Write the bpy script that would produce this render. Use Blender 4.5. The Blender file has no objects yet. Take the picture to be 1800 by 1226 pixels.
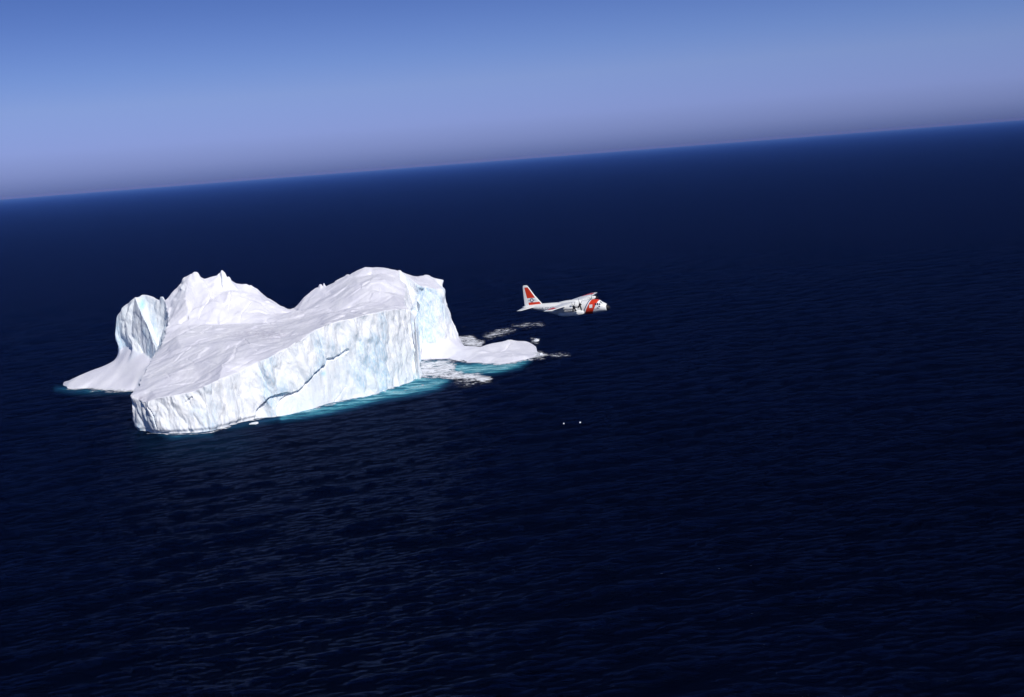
import bpy, bmesh, math, random
import numpy as np
from mathutils import Vector, Matrix, noise as mn
from mathutils.geometry import delaunay_2d_cdt

random.seed(7); np.random.seed(7)
S = bpy.context.scene
COL = S.collection

# ------------------------------------------------------------------ camera
CAM_H = 150.0
FPX = 2500.0
ROLL = math.radians(4.45)
PITCH = math.atan(334.0 / FPX)
cp, sp = math.cos(PITCH), math.sin(PITCH)
Fw = Vector((0, cp, -sp)); r0 = Vector((1, 0, 0)); u0 = Vector((0, sp, cp))
Rt = r0 * math.cos(ROLL) - u0 * math.sin(ROLL)
Up = r0 * math.sin(ROLL) + u0 * math.cos(ROLL)
cam_d = bpy.data.cameras.new('camera')
cam = bpy.data.objects.new('camera', cam_d); COL.objects.link(cam)
cam_d.sensor_width = 36.0; cam_d.lens = 36.0 * FPX / 1800.0
cam_d.clip_start = 1.0; cam_d.clip_end = 400000.0
M = Matrix((Rt, Up, -Fw)).transposed().to_4x4()
M.translation = Vector((0, 0, CAM_H)); cam.matrix_world = M
S.camera = cam

# ------------------------------------------------------------------ light
SUN_EL = math.radians(40.0)
SUN_AZ = math.radians(153.0)       # clockwise from +Y (the view direction): behind the camera, to its right
sun_dir = Vector((math.sin(SUN_AZ) * math.cos(SUN_EL), math.cos(SUN_AZ) * math.cos(SUN_EL), math.sin(SUN_EL)))
sd = bpy.data.lights.new('sun', 'SUN'); sd.energy = 3.6; sd.angle = math.radians(0.5); sd.color = (1.0, 0.975, 0.945)
so = bpy.data.objects.new('sun', sd); COL.objects.link(so)
so.rotation_euler = sun_dir.to_track_quat('Z', 'Y').to_euler(); so.location = (0, -200, 400)

W = bpy.data.worlds.new('World'); S.world = W; W.use_nodes = True
wn, wl = W.node_tree.nodes, W.node_tree.links
wn.clear()
sky = wn.new('ShaderNodeTexSky'); sky.sky_type = 'NISHITA'; sky.sun_disc = False
sky.sun_elevation = SUN_EL; sky.sun_rotation = SUN_AZ
sky.altitude = 150; sky.air_density = 1.0; sky.dust_density = 0.35; sky.ozone_density = 3.0
hs = wn.new('ShaderNodeHueSaturation'); hs.inputs['Saturation'].default_value = 1.0
mx = wn.new('ShaderNodeMix'); mx.data_type = 'RGBA'; mx.blend_type = 'MULTIPLY'; mx.inputs[0].default_value = 1.0
wt = wn.new('ShaderNodeTexCoord'); wsx = wn.new('ShaderNodeSeparateXYZ'); wr = wn.new('ShaderNodeValToRGB')
wl.new(wt.outputs['Generated'], wsx.inputs[0]); wl.new(wsx.outputs['Z'], wr.inputs[0])
we = wr.color_ramp.elements
we[0].position = 0.0; we[0].color = (0.20, 0.28, 0.84, 1)
we[1].position = 1.0; we[1].color = (0.30, 0.42, 0.62, 1)
for p_, c_ in ((0.005, (0.25, 0.34, 0.98, 1)), (0.013, (0.33, 0.42, 1.12, 1)), (0.028, (0.42, 0.50, 1.22, 1)), (0.055, (0.46, 0.53, 1.08, 1)), (0.075, (0.40, 0.49, 1.0, 1)), (0.11, (0.31, 0.395, 0.84, 1)), (0.14, (0.25, 0.335, 0.73, 1)), (0.24, (0.24, 0.38, 0.62, 1))):
    q_ = we.new(p_); q_.color = c_
wl.new(wr.outputs[0], mx.inputs[7])
bg = wn.new('ShaderNodeBackground'); bg.inputs['Strength'].default_value = 0.078
wo = wn.new('ShaderNodeOutputWorld')
wl.new(sky.outputs[0], hs.inputs['Color']); wl.new(hs.outputs[0], mx.inputs[6])
wl.new(mx.outputs[2], bg.inputs['Color']); wl.new(bg.outputs[0], wo.inputs['Surface'])
S.view_settings.view_transform = 'Standard'; S.view_settings.look = 'None'
S.view_settings.exposure = 0.0; S.view_settings.gamma = 1.0
S.view_settings.use_curve_mapping = False

# ------------------------------------------------------------------ helpers
def ray(u, v):
    return Fw + Rt * ((u - 900.0) / FPX) - Up * ((v - 613.0) / FPX)
def P(u, v, Y):                     # point seen at (u, v), Y metres ahead
    d = ray(u, v); t = Y / d.y
    return (d.x * t, Y, CAM_H + d.z * t)
def Wp(u, v, z=0.0):                # point seen at (u, v) on the level z
    d = ray(u, v); t = (z - CAM_H) / d.z
    return (d.x * t, d.y * t, z)
RtA, UpA, FwA = np.array(Rt), np.array(Up), np.array(Fw)
def proj(X):
    Q = X - np.array([0, 0, CAM_H]); w = Q @ FwA
    return 900 + FPX * (Q @ RtA) / w, 613 - FPX * (Q @ UpA) / w
def smooth(a, b, x):
    t = np.clip((x - a) / (b - a), 0, 1); return t * t * (3 - 2 * t)
def seg_dist(u, v, poly, closed=False):
    pts = list(poly) + ([poly[0]] if closed else [])
    best = np.full(u.shape, 1e9)
    for (x0, y0), (x1, y1) in zip(pts[:-1], pts[1:]):
        dx, dy = x1 - x0, y1 - y0; L = dx * dx + dy * dy + 1e-9
        t = np.clip(((u - x0) * dx + (v - y0) * dy) / L, 0, 1)
        best = np.minimum(best, np.hypot(u - x0 - t * dx, v - y0 - t * dy))
    return best
def inside(u, v, poly):
    c = np.zeros(u.shape, bool); n = len(poly)
    for i in range(n):
        x0, y0 = poly[i]; x1, y1 = poly[(i + 1) % n]
        if y0 == y1: continue
        k = ((y0 > v) != (y1 > v)) & (u < (x1 - x0) * (v - y0) / (y1 - y0) + x0)
        c ^= k
    return c
def sdist(u, v, poly):
    d = seg_dist(u, v, poly, True); return np.where(inside(u, v, poly), d, -d)

def nodes(name):
    m = bpy.data.materials.new(name); m.use_nodes = True
    nt = m.node_tree; b = nt.nodes['Principled BSDF']; return m, nt, nt.nodes, nt.links, b
def paint(name, col, rough=0.4, spec=0.5, dirt=0.06):
    m, nt, N, L, b = nodes(name)
    b.inputs['Roughness'].default_value = rough
    b.inputs['Specular IOR Level'].default_value = spec
    tc = N.new('ShaderNodeTexCoord'); nz = N.new('ShaderNodeTexNoise'); nz.inputs['Scale'].default_value = 0.9; nz.inputs['Detail'].default_value = 5
    mp = N.new('ShaderNodeMapping'); mp.inputs['Scale'].default_value = (0.5, 1.5, 2.0)
    cr = N.new('ShaderNodeMix'); cr.data_type = 'RGBA'
    cr.inputs[6].default_value = (*[c * (1 - dirt * 2) for c in col], 1); cr.inputs[7].default_value = (*col, 1)
    L.new(tc.outputs['Object'], mp.inputs[0]); L.new(mp.outputs[0], nz.inputs['Vector'])
    L.new(nz.outputs[0], cr.inputs[0]); L.new(cr.outputs[2], b.inputs['Base Color'])
    return m
def link_mesh(name, V, F, mat=None, parent=None, smoothf=True):
    me = bpy.data.meshes.new(name)
    if isinstance(V, np.ndarray):
        V = np.ascontiguousarray(V, np.float32); F = np.ascontiguousarray(F, np.int32)
        k = F.shape[1]
        me.vertices.add(len(V)); me.vertices.foreach_set('co', V.ravel())
        me.loops.add(F.size); me.loops.foreach_set('vertex_index', F.ravel())
        me.polygons.add(len(F)); me.polygons.foreach_set('loop_start', np.arange(0, F.size, k, dtype=np.int32))
        me.update(calc_edges=True)
    else:
        me.from_pydata(V, [], F); me.update()
    me.validate()
    if smoothf: me.polygons.foreach_set('use_smooth', np.ones(len(me.polygons), bool))
    o = bpy.data.objects.new(name, me); COL.objects.link(o)
    if mat: me.materials.append(mat)
    if parent: o.parent = parent
    return o
def fattr(o, name, arr):
    a = o.data.attributes.new(name, 'FLOAT', 'POINT'); a.data.foreach_set('value', np.ascontiguousarray(arr, np.float32))
def tag(o, **k):
    for a, b in k.items(): o[a] = b
    return o
def attr_node(N, name):
    a = N.new('ShaderNodeAttribute'); a.attribute_name = name; a.attribute_type = 'GEOMETRY'; return a
def math_node(N, L, op, a, b=None, clamp=False):
    n = N.new('ShaderNodeMath'); n.operation = op; n.use_clamp = clamp
    for i, x in enumerate((a, b)):
        if x is None: continue
        if hasattr(x, 'is_linked'): L.new(x, n.inputs[i])
        else: n.inputs[i].default_value = x
    return n.outputs[0]
def noise_node(N, L, vec, scale, detail=4, rough=0.5, stretch=None, dist=0.0, rot=0.0):
    src = vec
    if stretch or rot:
        mp = N.new('ShaderNodeMapping'); L.new(vec, mp.inputs[0])
        mp.inputs['Rotation'].default_value = (0, 0, rot)
        if stretch: mp.inputs['Scale'].default_value = stretch
        src = mp.outputs[0]
    n = N.new('ShaderNodeTexNoise'); L.new(src, n.inputs['Vector'])
    n.inputs['Scale'].default_value = scale; n.inputs['Detail'].default_value = detail
    n.inputs['Roughness'].default_value = rough; n.inputs['Distortion'].default_value = dist
    return n.outputs[0]
def mrange(N, L, x, a, b, c=0.0, d=1.0):
    n = N.new('ShaderNodeMapRange'); L.new(x, n.inputs[0])
    for i, val in zip((1, 2, 3, 4), (a, b, c, d)): n.inputs[i].default_value = val
    return n.outputs[0]
def mixc(N, L, f, a, b):
    n = N.new('ShaderNodeMix'); n.data_type = 'RGBA'
    if hasattr(f, 'is_linked'): L.new(f, n.inputs[0])
    else: n.inputs[0].default_value = f
    for i, x in ((6, a), (7, b)):
        if hasattr(x, 'is_linked'): L.new(x, n.inputs[i])
        else: n.inputs[i].default_value = (*x, 1)
    return n.outputs[2]

# ------------------------------------------------------------------ sea
rng = np.random.RandomState(3)
WAVES = []
for i in range(46):
    lam = 3.5 * (38.0 / 3.5) ** rng.rand()
    th = math.radians(-62 + rng.normal() * 26)
    amp = 0.0042 * lam ** 0.95 * (0.5 + rng.rand())
    WAVES.append((2 * math.pi / lam, th, amp, rng.rand() * 6.283))
def wave_h(x, y, cell):
    h = np.zeros_like(x)
    for k, th, a, ph in WAVES:
        f = smooth(2.2, 4.5, (2 * math.pi / k) / cell)
        h += a * f * np.sin(k * (x * math.cos(th) + y * math.sin(th)) + ph)
    return h

TURQ = [  # (polygon in picture terms of the reference, soft edge px, weight)
    ([(792, 641), (850, 640), (900, 637), (931, 633), (915, 645), (880, 653), (850, 658), (812, 658), (798, 652)], 7, 1.0),
    ([(490, 730), (530, 722), (577, 712), (636, 697), (689, 683), (731, 662), (745, 662), (790, 668), (770, 682), (735, 691), (680, 700), (600, 720), (540, 732), (495, 737)], 9, 0.95),
    ([(738, 634), (790, 634), (800, 655), (740, 668)], 6, 0.75),
    ([(100, 684), (130, 681), (160, 682), (235, 684), (236, 687), (160, 690), (120, 688)], 8, 0.6),
    ([(280, 762), (375, 758), (372, 766), (300, 771)], 7, 0.45),
    ([(400, 748), (530, 724), (535, 729), (470, 742), (400, 754)], 7, 0.4),
    ([(240, 760), (420, 755), (440, 780), (400, 800), (260, 795)], 30, 0.07),
]
def turq_mask(u, v):
    m = np.zeros(u.shape)
    for poly, soft, w in TURQ:
        m = np.maximum(m, w * smooth(-soft * 1.25, soft * 0.8, sdist(u, v, poly)))
    return m

az_f = np.radians(np.linspace(-25, 25, 560))
az_c = np.radians(np.concatenate([np.linspace(25, 335, 64)[1:-1]]))
az = np.concatenate([az_f, az_c])
inv = np.linspace(1 / 340.0, 1 / 3600.0, 820)
rad = np.concatenate([np.array([4, 30, 80, 140, 200, 250, 290, 320.0]), 1 / inv, np.geomspace(3700, 120000, 60)])
nA, nR = len(az), len(rad)
RR, AA = np.meshgrid(rad, az, indexing='ij')
X = RR * np.sin(AA); Yw = RR * np.cos(AA)
dr = np.gradient(rad); cell = np.maximum(dr[:, None] * 0.7, RR * math.radians(50 / 560) * 1.0)
Z = wave_h(X, Yw, cell)
fade = 1 - smooth(1800, 3400, RR); Z *= fade * smooth(250, 345, RR)
V = np.stack([X, Yw, Z], -1).reshape(-1, 3)
i = np.arange(nR - 1)[:, None]; j = np.arange(nA)[None, :]; j2 = (j + 1) % nA
F = np.stack([i * nA + j, i * nA + j2, (i + 1) * nA + j2, (i + 1) * nA + j], -1).reshape(-1, 4)
m_sea, nt, N, L, b = nodes('sea_water')
geo = N.new('ShaderNodeNewGeometry')
pos = geo.outputs['Position']
tq = attr_node(N, 'shallow').outputs['Fac']
tn = noise_node(N, L, pos, 0.10, 6, 0.62, (0.7, 1.6, 1))
tqv = math_node(N, L, 'MULTIPLY', tq, mrange(N, L, tn, 0.34, 0.66, 0.45, 1.15))
pn = noise_node(N, L, pos, 0.006, 3, 0.5, (0.6, 1.2, 1))
deep = mixc(N, L, mrange(N, L, pn, 0.35, 0.68), (0.0001, 0.0002, 0.0008), (0.0003, 0.0008, 0.0045))
ramp = N.new('ShaderNodeValToRGB'); e = ramp.color_ramp.elements
e[0].position = 0; e[0].color = (0.0, 0.0, 0.0, 1); e[1].position = 1; e[1].color = (0.42, 0.84, 0.90, 1)
k = ramp.color_ramp.elements.new(0.35); k.color = (0.008, 0.06, 0.12, 1)
k = ramp.color_ramp.elements.new(0.7); k.color = (0.07, 0.36, 0.46, 1)
L.new(tqv, ramp.inputs[0])
add = N.new('ShaderNodeMix'); add.data_type = 'RGBA'; add.blend_type = 'ADD'; add.inputs[0].default_value = 1
L.new(deep, add.inputs[6]); L.new(ramp.outputs[0], add.inputs[7])
dif = N.new('ShaderNodeBsdfDiffuse'); L.new(add.outputs[2], dif.inputs['Color'])
glo = N.new('ShaderNodeBsdfGlossy'); glo.inputs['Color'].default_value = (0.052, 0.077, 0.17, 1); glo.inputs['Roughness'].default_value = 0.09
fre = N.new('ShaderNodeFresnel'); fre.inputs['IOR'].default_value = 1.33
wmx = N.new('ShaderNodeMixShader'); L.new(fre.outputs[0], wmx.inputs[0]); L.new(dif.outputs[0], wmx.inputs[1]); L.new(glo.outputs[0], wmx.inputs[2])
N.remove(b); L.new(wmx.outputs[0], N['Material Output'].inputs['Surface'])
h1 = noise_node(N, L, pos, 0.11, 3, 0.5, (0.55, 1.25, 1), 0.3, 0.45)
h2 = noise_node(N, L, pos, 0.36, 5, 0.58, (0.6, 1.35, 1), 0.35, 0.35)
h3 = noise_node(N, L, pos, 1.3, 4, 0.6, (0.7, 1.3, 1), 0.2, 0.2)
hh = math_node(N, L, 'ADD', math_node(N, L, 'MULTIPLY', h1, 1.9), math_node(N, L, 'MULTIPLY', h2, 1.75))
hh = math_node(N, L, 'ADD', hh, math_node(N, L, 'MULTIPLY', h3, 0.35))
bp = N.new('ShaderNodeBump'); bp.inputs['Strength'].default_value = 1.0; bp.inputs['Distance'].default_value = 1.0
L.new(hh, bp.inputs['Height'])
for q_ in (dif, glo, fre): L.new(bp.outputs[0], q_.inputs['Normal'])
sea = link_mesh('sea', V, F, m_sea)
su, sv = proj(V + np.array([0, 1e-3, 0]))
ok = (V[:, 1] > 300)
tm = np.where(ok, turq_mask(su, sv), 0)
fattr(sea, 'shallow', tm)
tag(sea, kind='structure', label='dark navy open sea with small wind waves reaching to a hazy horizon')

# ------------------------------------------------------------------ iceberg
pts, idx = [], {}
cons = []
def add(p):
    pts.append(tuple(p)); return len(pts) - 1
def chain(lst, closed=False):
    ids = [add(p) for p in lst]
    for a, c in zip(ids[:-1], ids[1:]): cons.append((a, c))
    return ids
FEET = [(238, 757), (257, 761), (277, 764), (300, 763), (324, 762), (348, 761), (371, 759), (392, 753), (412, 747), (432, 741), (450, 737), (469, 734), (488, 732),
        (530, 723), (553, 719), (577, 713), (606, 705), (636, 698), (662, 692), (689, 684), (711, 676), (731, 667)]
foot = [Wp(*q) for q in FEET]
# right side wall, then the ramp and shelf waterline, then round the hidden back
shore = [(-65.5, 1006, 0), (-69, 1035, 0), (-71.5, 1058, 0), (-72.5, 1076, 0)]
shore += [Wp(*q) for q in [(740, 633), (763, 632), (787, 631), (808, 634), (830, 638), (853, 640), (880, 640), (903, 638), (922, 634), (934, 631), (941, 626), (944, 619), (943, 610)]]
shore += [(14, 1136, 0), (4, 1150, 0), (-8, 1150, 0), (-20, 1136, 0), (-32, 1127, 0), (-37, 1148, 0), (-42, 1166, 0), (-60, 1184, 0), (-95, 1192, 0), (-140, 1186, 0), (-175, 1160, 0), (-205, 1164, 0), (-245, 1168, 0),
          (-285, 1160, 0), (-312, 1152, 0), (-335, 1140, 0)]
shore += [Wp(*q) for q in [(112, 671), (110, 678), (119, 682), (132, 683), (153, 682), (173, 684), (200, 686), (220, 686.5), (239, 686)]]
shore += [(-262, 1030, 0), (-258, 1005, 0), (-253, 968, 0), (-249, 935, 0), (-243, 905, 0)]
bnd = foot + shore
bids = [add(p) for p in bnd]
for a in range(len(bids)): cons.append((bids[a], bids[(a + 1) % len(bids)]))

def cliff_top(u, v, inset):
    """plan position where the sight line crosses the cliff foot line moved inland"""
    d = ray(u, v); f2 = np.array([(p[0], p[1]) for p in foot])
    # offset polyline inland (-x, +y side)
    t = np.gradient(f2, axis=0); n = np.stack([-t[:, 1], t[:, 0]], 1); n /= np.linalg.norm(n, axis=1)[:, None]
    g = f2 + n * inset
    ang = d.x / d.y
    g = np.vstack([g[0] - (g[1] - g[0]) * 2, g, g[-1] + (g[-1] - g[-2]) * 1])
    r = g[:, 0] - ang * g[:, 1]
    for k in range(len(g) - 1):
        if r[k] * r[k + 1] <= 0 and r[k] != r[k + 1]:
            s = r[k] / (r[k] - r[k + 1]); q = g[k] + s * (g[k + 1] - g[k]); return P(u, v, q[1])
    raise ValueError((u, v))
rim = [cliff_top(u, v, i_) for u, v, i_ in [(236, 694, 2.5), (248, 701, 2.5), (262, 707, 2), (278, 700, 4), (295, 696, 3), (315, 693, 3.5), (336, 689, 4), (360, 678, 4), (383, 667, 5), (403, 660, 4), (421, 654, 5), (440, 643, 6), (456, 634, 5), (472, 629, 4), (489, 620, 6),
        (504, 612, 6), (518, 602, 4), (532, 598, 6), (545, 586, 5), (560, 577, 7), (574, 570, 5), (596, 564, 6), (618, 560, 4), (638, 555, 4), (657, 550, 3), (673, 547, 3), (689, 544.5, 3), (705, 543.5, 3), (717, 543.5, 3)]]
side_rim = [P(728, 546, 996), (-74.0, 1022, 50.0), (-76.5, 1048, 51.5), (-77.5, 1075, 53), P(731, 522, 1092), P(738.5, 503, 1109)]
right_top = side_rim[-1:]
front_edge_right = [P(748, 505, 1111), P(760, 507, 1113.5), P(770, 509, 1117), P(777, 508, 1121), P(781, 505, 1126)]
left_rim = [P(238, 690, 889), P(243, 681, 903), P(249, 664, 925), P(257, 648, 948), P(266, 633, 972), P(276, 620, 995), P(284, 608, 1012), P(291, 586, 1043), P(295, 570, 1058), P(296, 556, 1074), P(289, 531, 1094)]
chain(rim + side_rim + front_edge_right)
cons.append((len(bids), len(pts))) ; chain(left_rim)
# skyline of the left massif
sk1 = [P(u, v, y) for u, v, y in [(293, 526, 1098), (301, 516, 1098), (312, 502, 1098), (324, 488, 1096), (336, 482, 1094), (351, 483.5, 1094), (359, 489, 1096), (377, 491, 1100), (384, 486, 1098), (390.5, 480, 1096), (398, 485, 1097), (405, 491, 1098), (415, 496, 1100), (433, 497.5, 1102), (450, 507, 1104), (471, 525, 1106), (489, 538, 1110), (503, 543, 1112), (516, 540, 1114)]]
sk2 = [P(u, v, y) for u, v, y in [(535, 521, 1116), (555, 505, 1117), (571, 501, 1118), (593, 492, 1118), (610, 484, 1118), (627, 475, 1118), (642, 468, 1118), (661, 468.5, 1118), (680, 471, 1118), (703, 477, 1118), (726, 485, 1128), (750, 484, 1141), (763, 488, 1142), (779, 490, 1143)]]
chain(sk1 + sk2)
# behind the skyline (hidden)
def behind(p, dy, dz): return (p[0] * (1 + dy / p[1]) * 1.0, p[1] + dy, p[2] - dz)
for p in sk1[2::3] : add(behind(p, 22, 14 + p[2] * .12)); add(behind(p, 38, p[2] * .62))
for p in sk2[1::3][:-1]: add(behind(p, 24, 10)); add(behind(p, 40, p[2] * .45))
# right block east wall (silhouette) and its foot on the ramp
for q in [(-51.3, 1131, 46), (-49.8, 1129, 36), (-48.2, 1126, 12), (-53, 1148, 50), (-50.8, 1146, 34), (-48.6, 1142, 10), (-56, 1162, 40), (-52, 1162, 10), (-43.5, 1128, 3.5), (-41, 1138, 3)]: add(q)
ramp_foot = [P(738, 609, 1103), P(750, 607, 1105), P(764, 604, 1108), P(778, 600, 1113), P(788, 595, 1119)]
chain(ramp_foot)
chain([P(742, 558, 1107), P(756, 560, 1109.5), P(770, 560, 1113), P(783, 556, 1119)])
for q in [(741, 622, 1096), (762, 620, 1099), (786, 616, 1103), (800, 605, 1118), (812, 614, 1101), (808, 625, 1074), (826, 614, 1093), (833, 618, 1085), (847, 609, 1104), (867, 602, 1120), (893, 597, 1126), (911, 594.5, 1128), (924, 596, 1126), (933, 603, 1118),
          (939, 612, 1102), (935, 620, 1087), (925, 619, 1085), (905, 618, 1087), (885, 617, 1090), (865, 620, 1078), (850, 626, 1063), (880, 629, 1056), (905, 628, 1054), (922, 626, 1057), (930, 628, 1053)]:
    add(P(*q))
# pinnacle
top_p = [P(u, v, y) for u, v, y in [(214.5, 554, 1124), (216, 550, 1124), (224, 540, 1122), (233, 531, 1119), (239, 521.5, 1114), (254, 519, 1113), (271, 525, 1107), (283, 529, 1099)]]
chain(top_p)
chain([P(u, v, y) for u, v, y in [(241, 530, 1107), (247, 548, 1099), (258, 571, 1090), (267, 594, 1082), (275, 617, 1074)]])
chain([P(u, v, y) for u, v, y in [(246, 532, 1111.5), (254, 548, 1107), (265, 571, 1099), (274, 594, 1091), (282, 615, 1083)]])
neck = chain([P(u, v, y) for u, v, y in [(222, 609, 1119), (229, 610.5, 1113), (236, 613, 1107), (252, 621, 1095), (265, 629, 1084), (272, 635, 1076)]])
for q in [(216, 575, 1122), (220, 598, 1120), (228, 560, 1113), (235, 585, 1104), (289, 545, 1093), (292, 568, 1084), (291, 596, 1078)]: add(P(*q))
add((-272, 1052, 10)); add((-266, 1038, 6)); add((-264, 1060, 16))
add((-312, 1136, 34)); add((-300, 1140, 44)); add((-280, 1140, 40))
# apron
chain([P(u, v, y) for u, v, y in [(119, 672, 1104), (140, 658, 1117), (167, 647, 1118), (191, 638, 1119), (207, 629, 1119), (217, 617, 1120)]])
for q in [(150, 668, 1098), (180, 660, 1096), (205, 650, 1096), (225, 640, 1094), (240, 640, 1082), (250, 655, 1066), (215, 668, 1076), (180, 674, 1081), (245, 670, 1055), (150, 674, 1090)]: add(P(*q))
for x, y, z in [(-330, 1128, 6), (-318, 1136, 10)]: add((x, y, z))
# massif faces and the rolling top
for q in [(371, 511, 1082), (354, 520, 1079), (340, 505, 1086), (325, 515, 1083), (404, 519, 1078), (392, 512, 1087), (385, 520, 1080), (330, 546, 1064), (352, 536, 1068), (377, 542, 1060), (398, 548, 1062), (310, 540, 1076), (360, 570, 1046), (335, 572, 1048), (389, 565, 1052), (421, 570, 1050), (433, 527, 1079), (420, 512, 1089), (452, 543, 1069),
          (440, 560, 1056), (470, 559, 1056), (460, 530, 1083), (486, 552, 1072), (500, 566, 1048), (530, 560, 1048), (520, 551, 1085), (471, 583, 1000), (500, 592, 957), (436, 583, 1006), (520, 580, 972), (545, 572, 985), (310, 590, 1005), (320, 612, 970), (340, 640, 925), (300, 660, 903), (270, 682, 886), (290, 630, 965), (380, 600, 962), (355, 605, 962), (350, 665, 893),
          (427, 599, 950), (415, 606, 942), (408, 622, 912), (392, 643, 886), (442, 613, 916), (438, 603, 932), (425, 628, 902), (462, 608, 925), (480, 605, 925), (405, 600, 950), (551, 580, 946), (535, 588, 944),
          (560, 541, 1062), (590, 524, 1072), (610, 507, 1084), (630, 498, 1080), (650, 492, 1077), (675, 491, 1080), (600, 545, 1040), (570, 556, 1010), (640, 530, 1046), (655, 510, 1060), (620, 530, 1050), (690, 518, 1050), (715, 500, 1098), (700, 490, 1102), (600, 556, 985), (640, 546, 985), (680, 538, 992), (712, 536, 1012), (575, 520, 1095), (625, 488, 1104), (670, 480, 1104), (735, 494, 1117), (755, 497, 1124), (768, 498, 1128)]:
    add(P(*q))
cons = [(a, c) for a, c in cons if a < len(pts) and c < len(pts) and a != c]
out = delaunay_2d_cdt([Vector((p[0], p[1])) for p in pts], cons, [bids], 2, 1e-4)
v2, _, f2, ov = out[0], out[1], out[2], out[3]
zc = []
for q, o_ in zip(v2, ov):
    if o_: zc.append(pts[o_[0]][2])
    else:
        dd = sorted((math.hypot(q.x - p[0], q.y - p[1]), p[2]) for p in pts)[:3]
        zc.append(sum(z / (d + .01) for d, z in dd) / sum(1 / (d + .01) for d, z in dd))
BV = np.array([(q.x, q.y, z) for q, z in zip(v2, zc)], float)
BF = np.array([f for f in f2 if len(f) == 3], int)

def refine(V, F, target, passes=9):
    for _ in range(passes):
        E = np.concatenate([F[:, [0, 1]], F[:, [1, 2]], F[:, [2, 0]]]); E.sort(axis=1)
        U, invx = np.unique(E, axis=0, return_inverse=True); invx = invx.reshape(3, -1).T
        ln = np.linalg.norm(V[U[:, 0]] - V[U[:, 1]], axis=1)
        mark = ln > target((V[U[:, 0]] + V[U[:, 1]]) / 2)
        if not mark.any(): break
        for _k in range(12):
            fm = mark[invx]; lo = invx[np.arange(len(F)), np.argmax(ln[invx], axis=1)]
            need = fm.any(axis=1) & ~mark[lo]
            if not need.any(): break
            mark[lo[need]] = True
        mid = -np.ones(len(U), int); mid[mark] = len(V) + np.arange(mark.sum())
        V = np.vstack([V, (V[U[mark, 0]] + V[U[mark, 1]]) / 2])
        m = mid[invx]; cnt = (m >= 0).sum(axis=1); out = [F[cnt == 0]]
        k3 = cnt == 3; f, q = F[k3], m[k3]
        out += [np.stack([f[:, 0], q[:, 0], q[:, 2]], 1), np.stack([q[:, 0], f[:, 1], q[:, 1]], 1), np.stack([q[:, 2], q[:, 1], f[:, 2]], 1), q]
        for r in range(3):
            a, bb, c = r, (r + 1) % 3, (r + 2) % 3
            s = (cnt == 1) & (m[:, a] >= 0); f, q = F[s], m[s]
            out += [np.stack([f[:, a], q[:, a], f[:, c]], 1), np.stack([q[:, a], f[:, bb], f[:, c]], 1)]
            s = (cnt == 2) & (m[:, c] < 0); f, q = F[s], m[s]
            out += [np.stack([q[:, a], f[:, bb], q[:, bb]], 1), np.stack([f[:, a], q[:, a], q[:, bb]], 1), np.stack([f[:, a], q[:, bb], f[:, c]], 1)]
        F = np.vstack(out)
    return V, F
CRACKS = [  # (polyline, half width px, depth m)
    ([(487, 733), (492, 722), (501, 704), (508, 696), (516, 692), (526, 688), (536, 681), (541, 674), (548, 664), (556, 655), (566, 648), (575, 641), (577, 634), (590, 630), (604, 622), (610, 616)], 3.0, 2.4),
    ([(516, 692), (505, 690), (494, 693), (482, 696)], 1.0, 1.8),
    ([(262, 707), (268, 720), (272, 735), (276, 752)], 1.2, 1.6),
    ([(577, 634), (590, 636), (600, 630)], 0.8, 1.4),
    ([(337, 699), (331, 704), (327, 708)], 1.0, 1.3),
    ([(450, 737), (452, 722), (462, 712), (472, 700)], 1.3, 2.0),
    ([(532, 690), (527, 703), (518, 712), (516, 725)], .8, 1.0),
    ([(592, 708), (602, 690), (610, 680)], .8, .8),
    ([(728, 600), (733, 592), (734, 612), (736, 640)], .8, 1.0),
    ([(440, 585), (460, 589), (480, 592), (493, 594)], 1.0, 0.7),
    ([(508, 543), (525, 545), (533, 547)], 1.0, 0.8),
    ([(669, 506), (669, 523), (671, 543)], .7, .5),
    ([(292, 656), (300, 665), (325, 673)], 1.2, .7),
    ([(330, 632), (345, 640), (360, 636), (380, 641)], 1.2, .6), ([(372, 512), (366, 530), (352, 548), (349, 560)], 1.5, 1.3), ([(404, 518), (402, 545), (398, 560)], 1.4, 1.4),
    ([(389, 566), (372, 574), (355, 586)], 1.4, .8), ([(421, 569), (425, 550), (440, 532)], 1.3, .9), ([(450, 562), (462, 545), (470, 532)], 1.2, .7), ([(463, 562), (480, 575), (500, 590)], 1.2, .6),
    ([(392, 643), (410, 628), (416, 607), (430, 598), (441, 606), (452, 616)], 1.4, .9), ([(593, 541), (615, 522), (640, 502), (650, 493)], 1.5, .8), ([(640, 541), (680, 544), (716, 545)], 1.1, .6),
    ([(560, 545), (600, 548), (640, 553)], 1.2, .6), ([(894, 594), (897, 604), (888, 615), (878, 620)], 1.6, .9), ([(300, 640), (330, 615), (350, 600), (385, 590)], 1.3, .7), ([(350, 680), (380, 660), (420, 645), (450, 628)], 1.3, .6), ([(262, 690), (300, 680), (340, 672)], 1.2, .5),
]
def target(mid):
    u, v = proj(mid)
    t = np.full(len(mid), 1.05)
    t[(mid[:, 1] > 1122)] = 3.0
    cd = np.full(len(mid), 1e9)
    for pl, w_, d_ in CRACKS[:8]: cd = np.minimum(cd, seg_dist(u, v, pl))
    t = np.where(cd < 6, 0.55, t)
    for pl, w_, d_ in CRACKS[9:]: t = np.where(seg_dist(u, v, pl) < 3, np.minimum(t, 0.7), t)
    return t
BV, BF = refine(BV, BF, target, 12)

used_ = np.unique(BF); rm_ = -np.ones(len(BV), int); rm_[used_] = np.arange(len(used_)); BV = BV[used_]; BF = rm_[BF]

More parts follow.
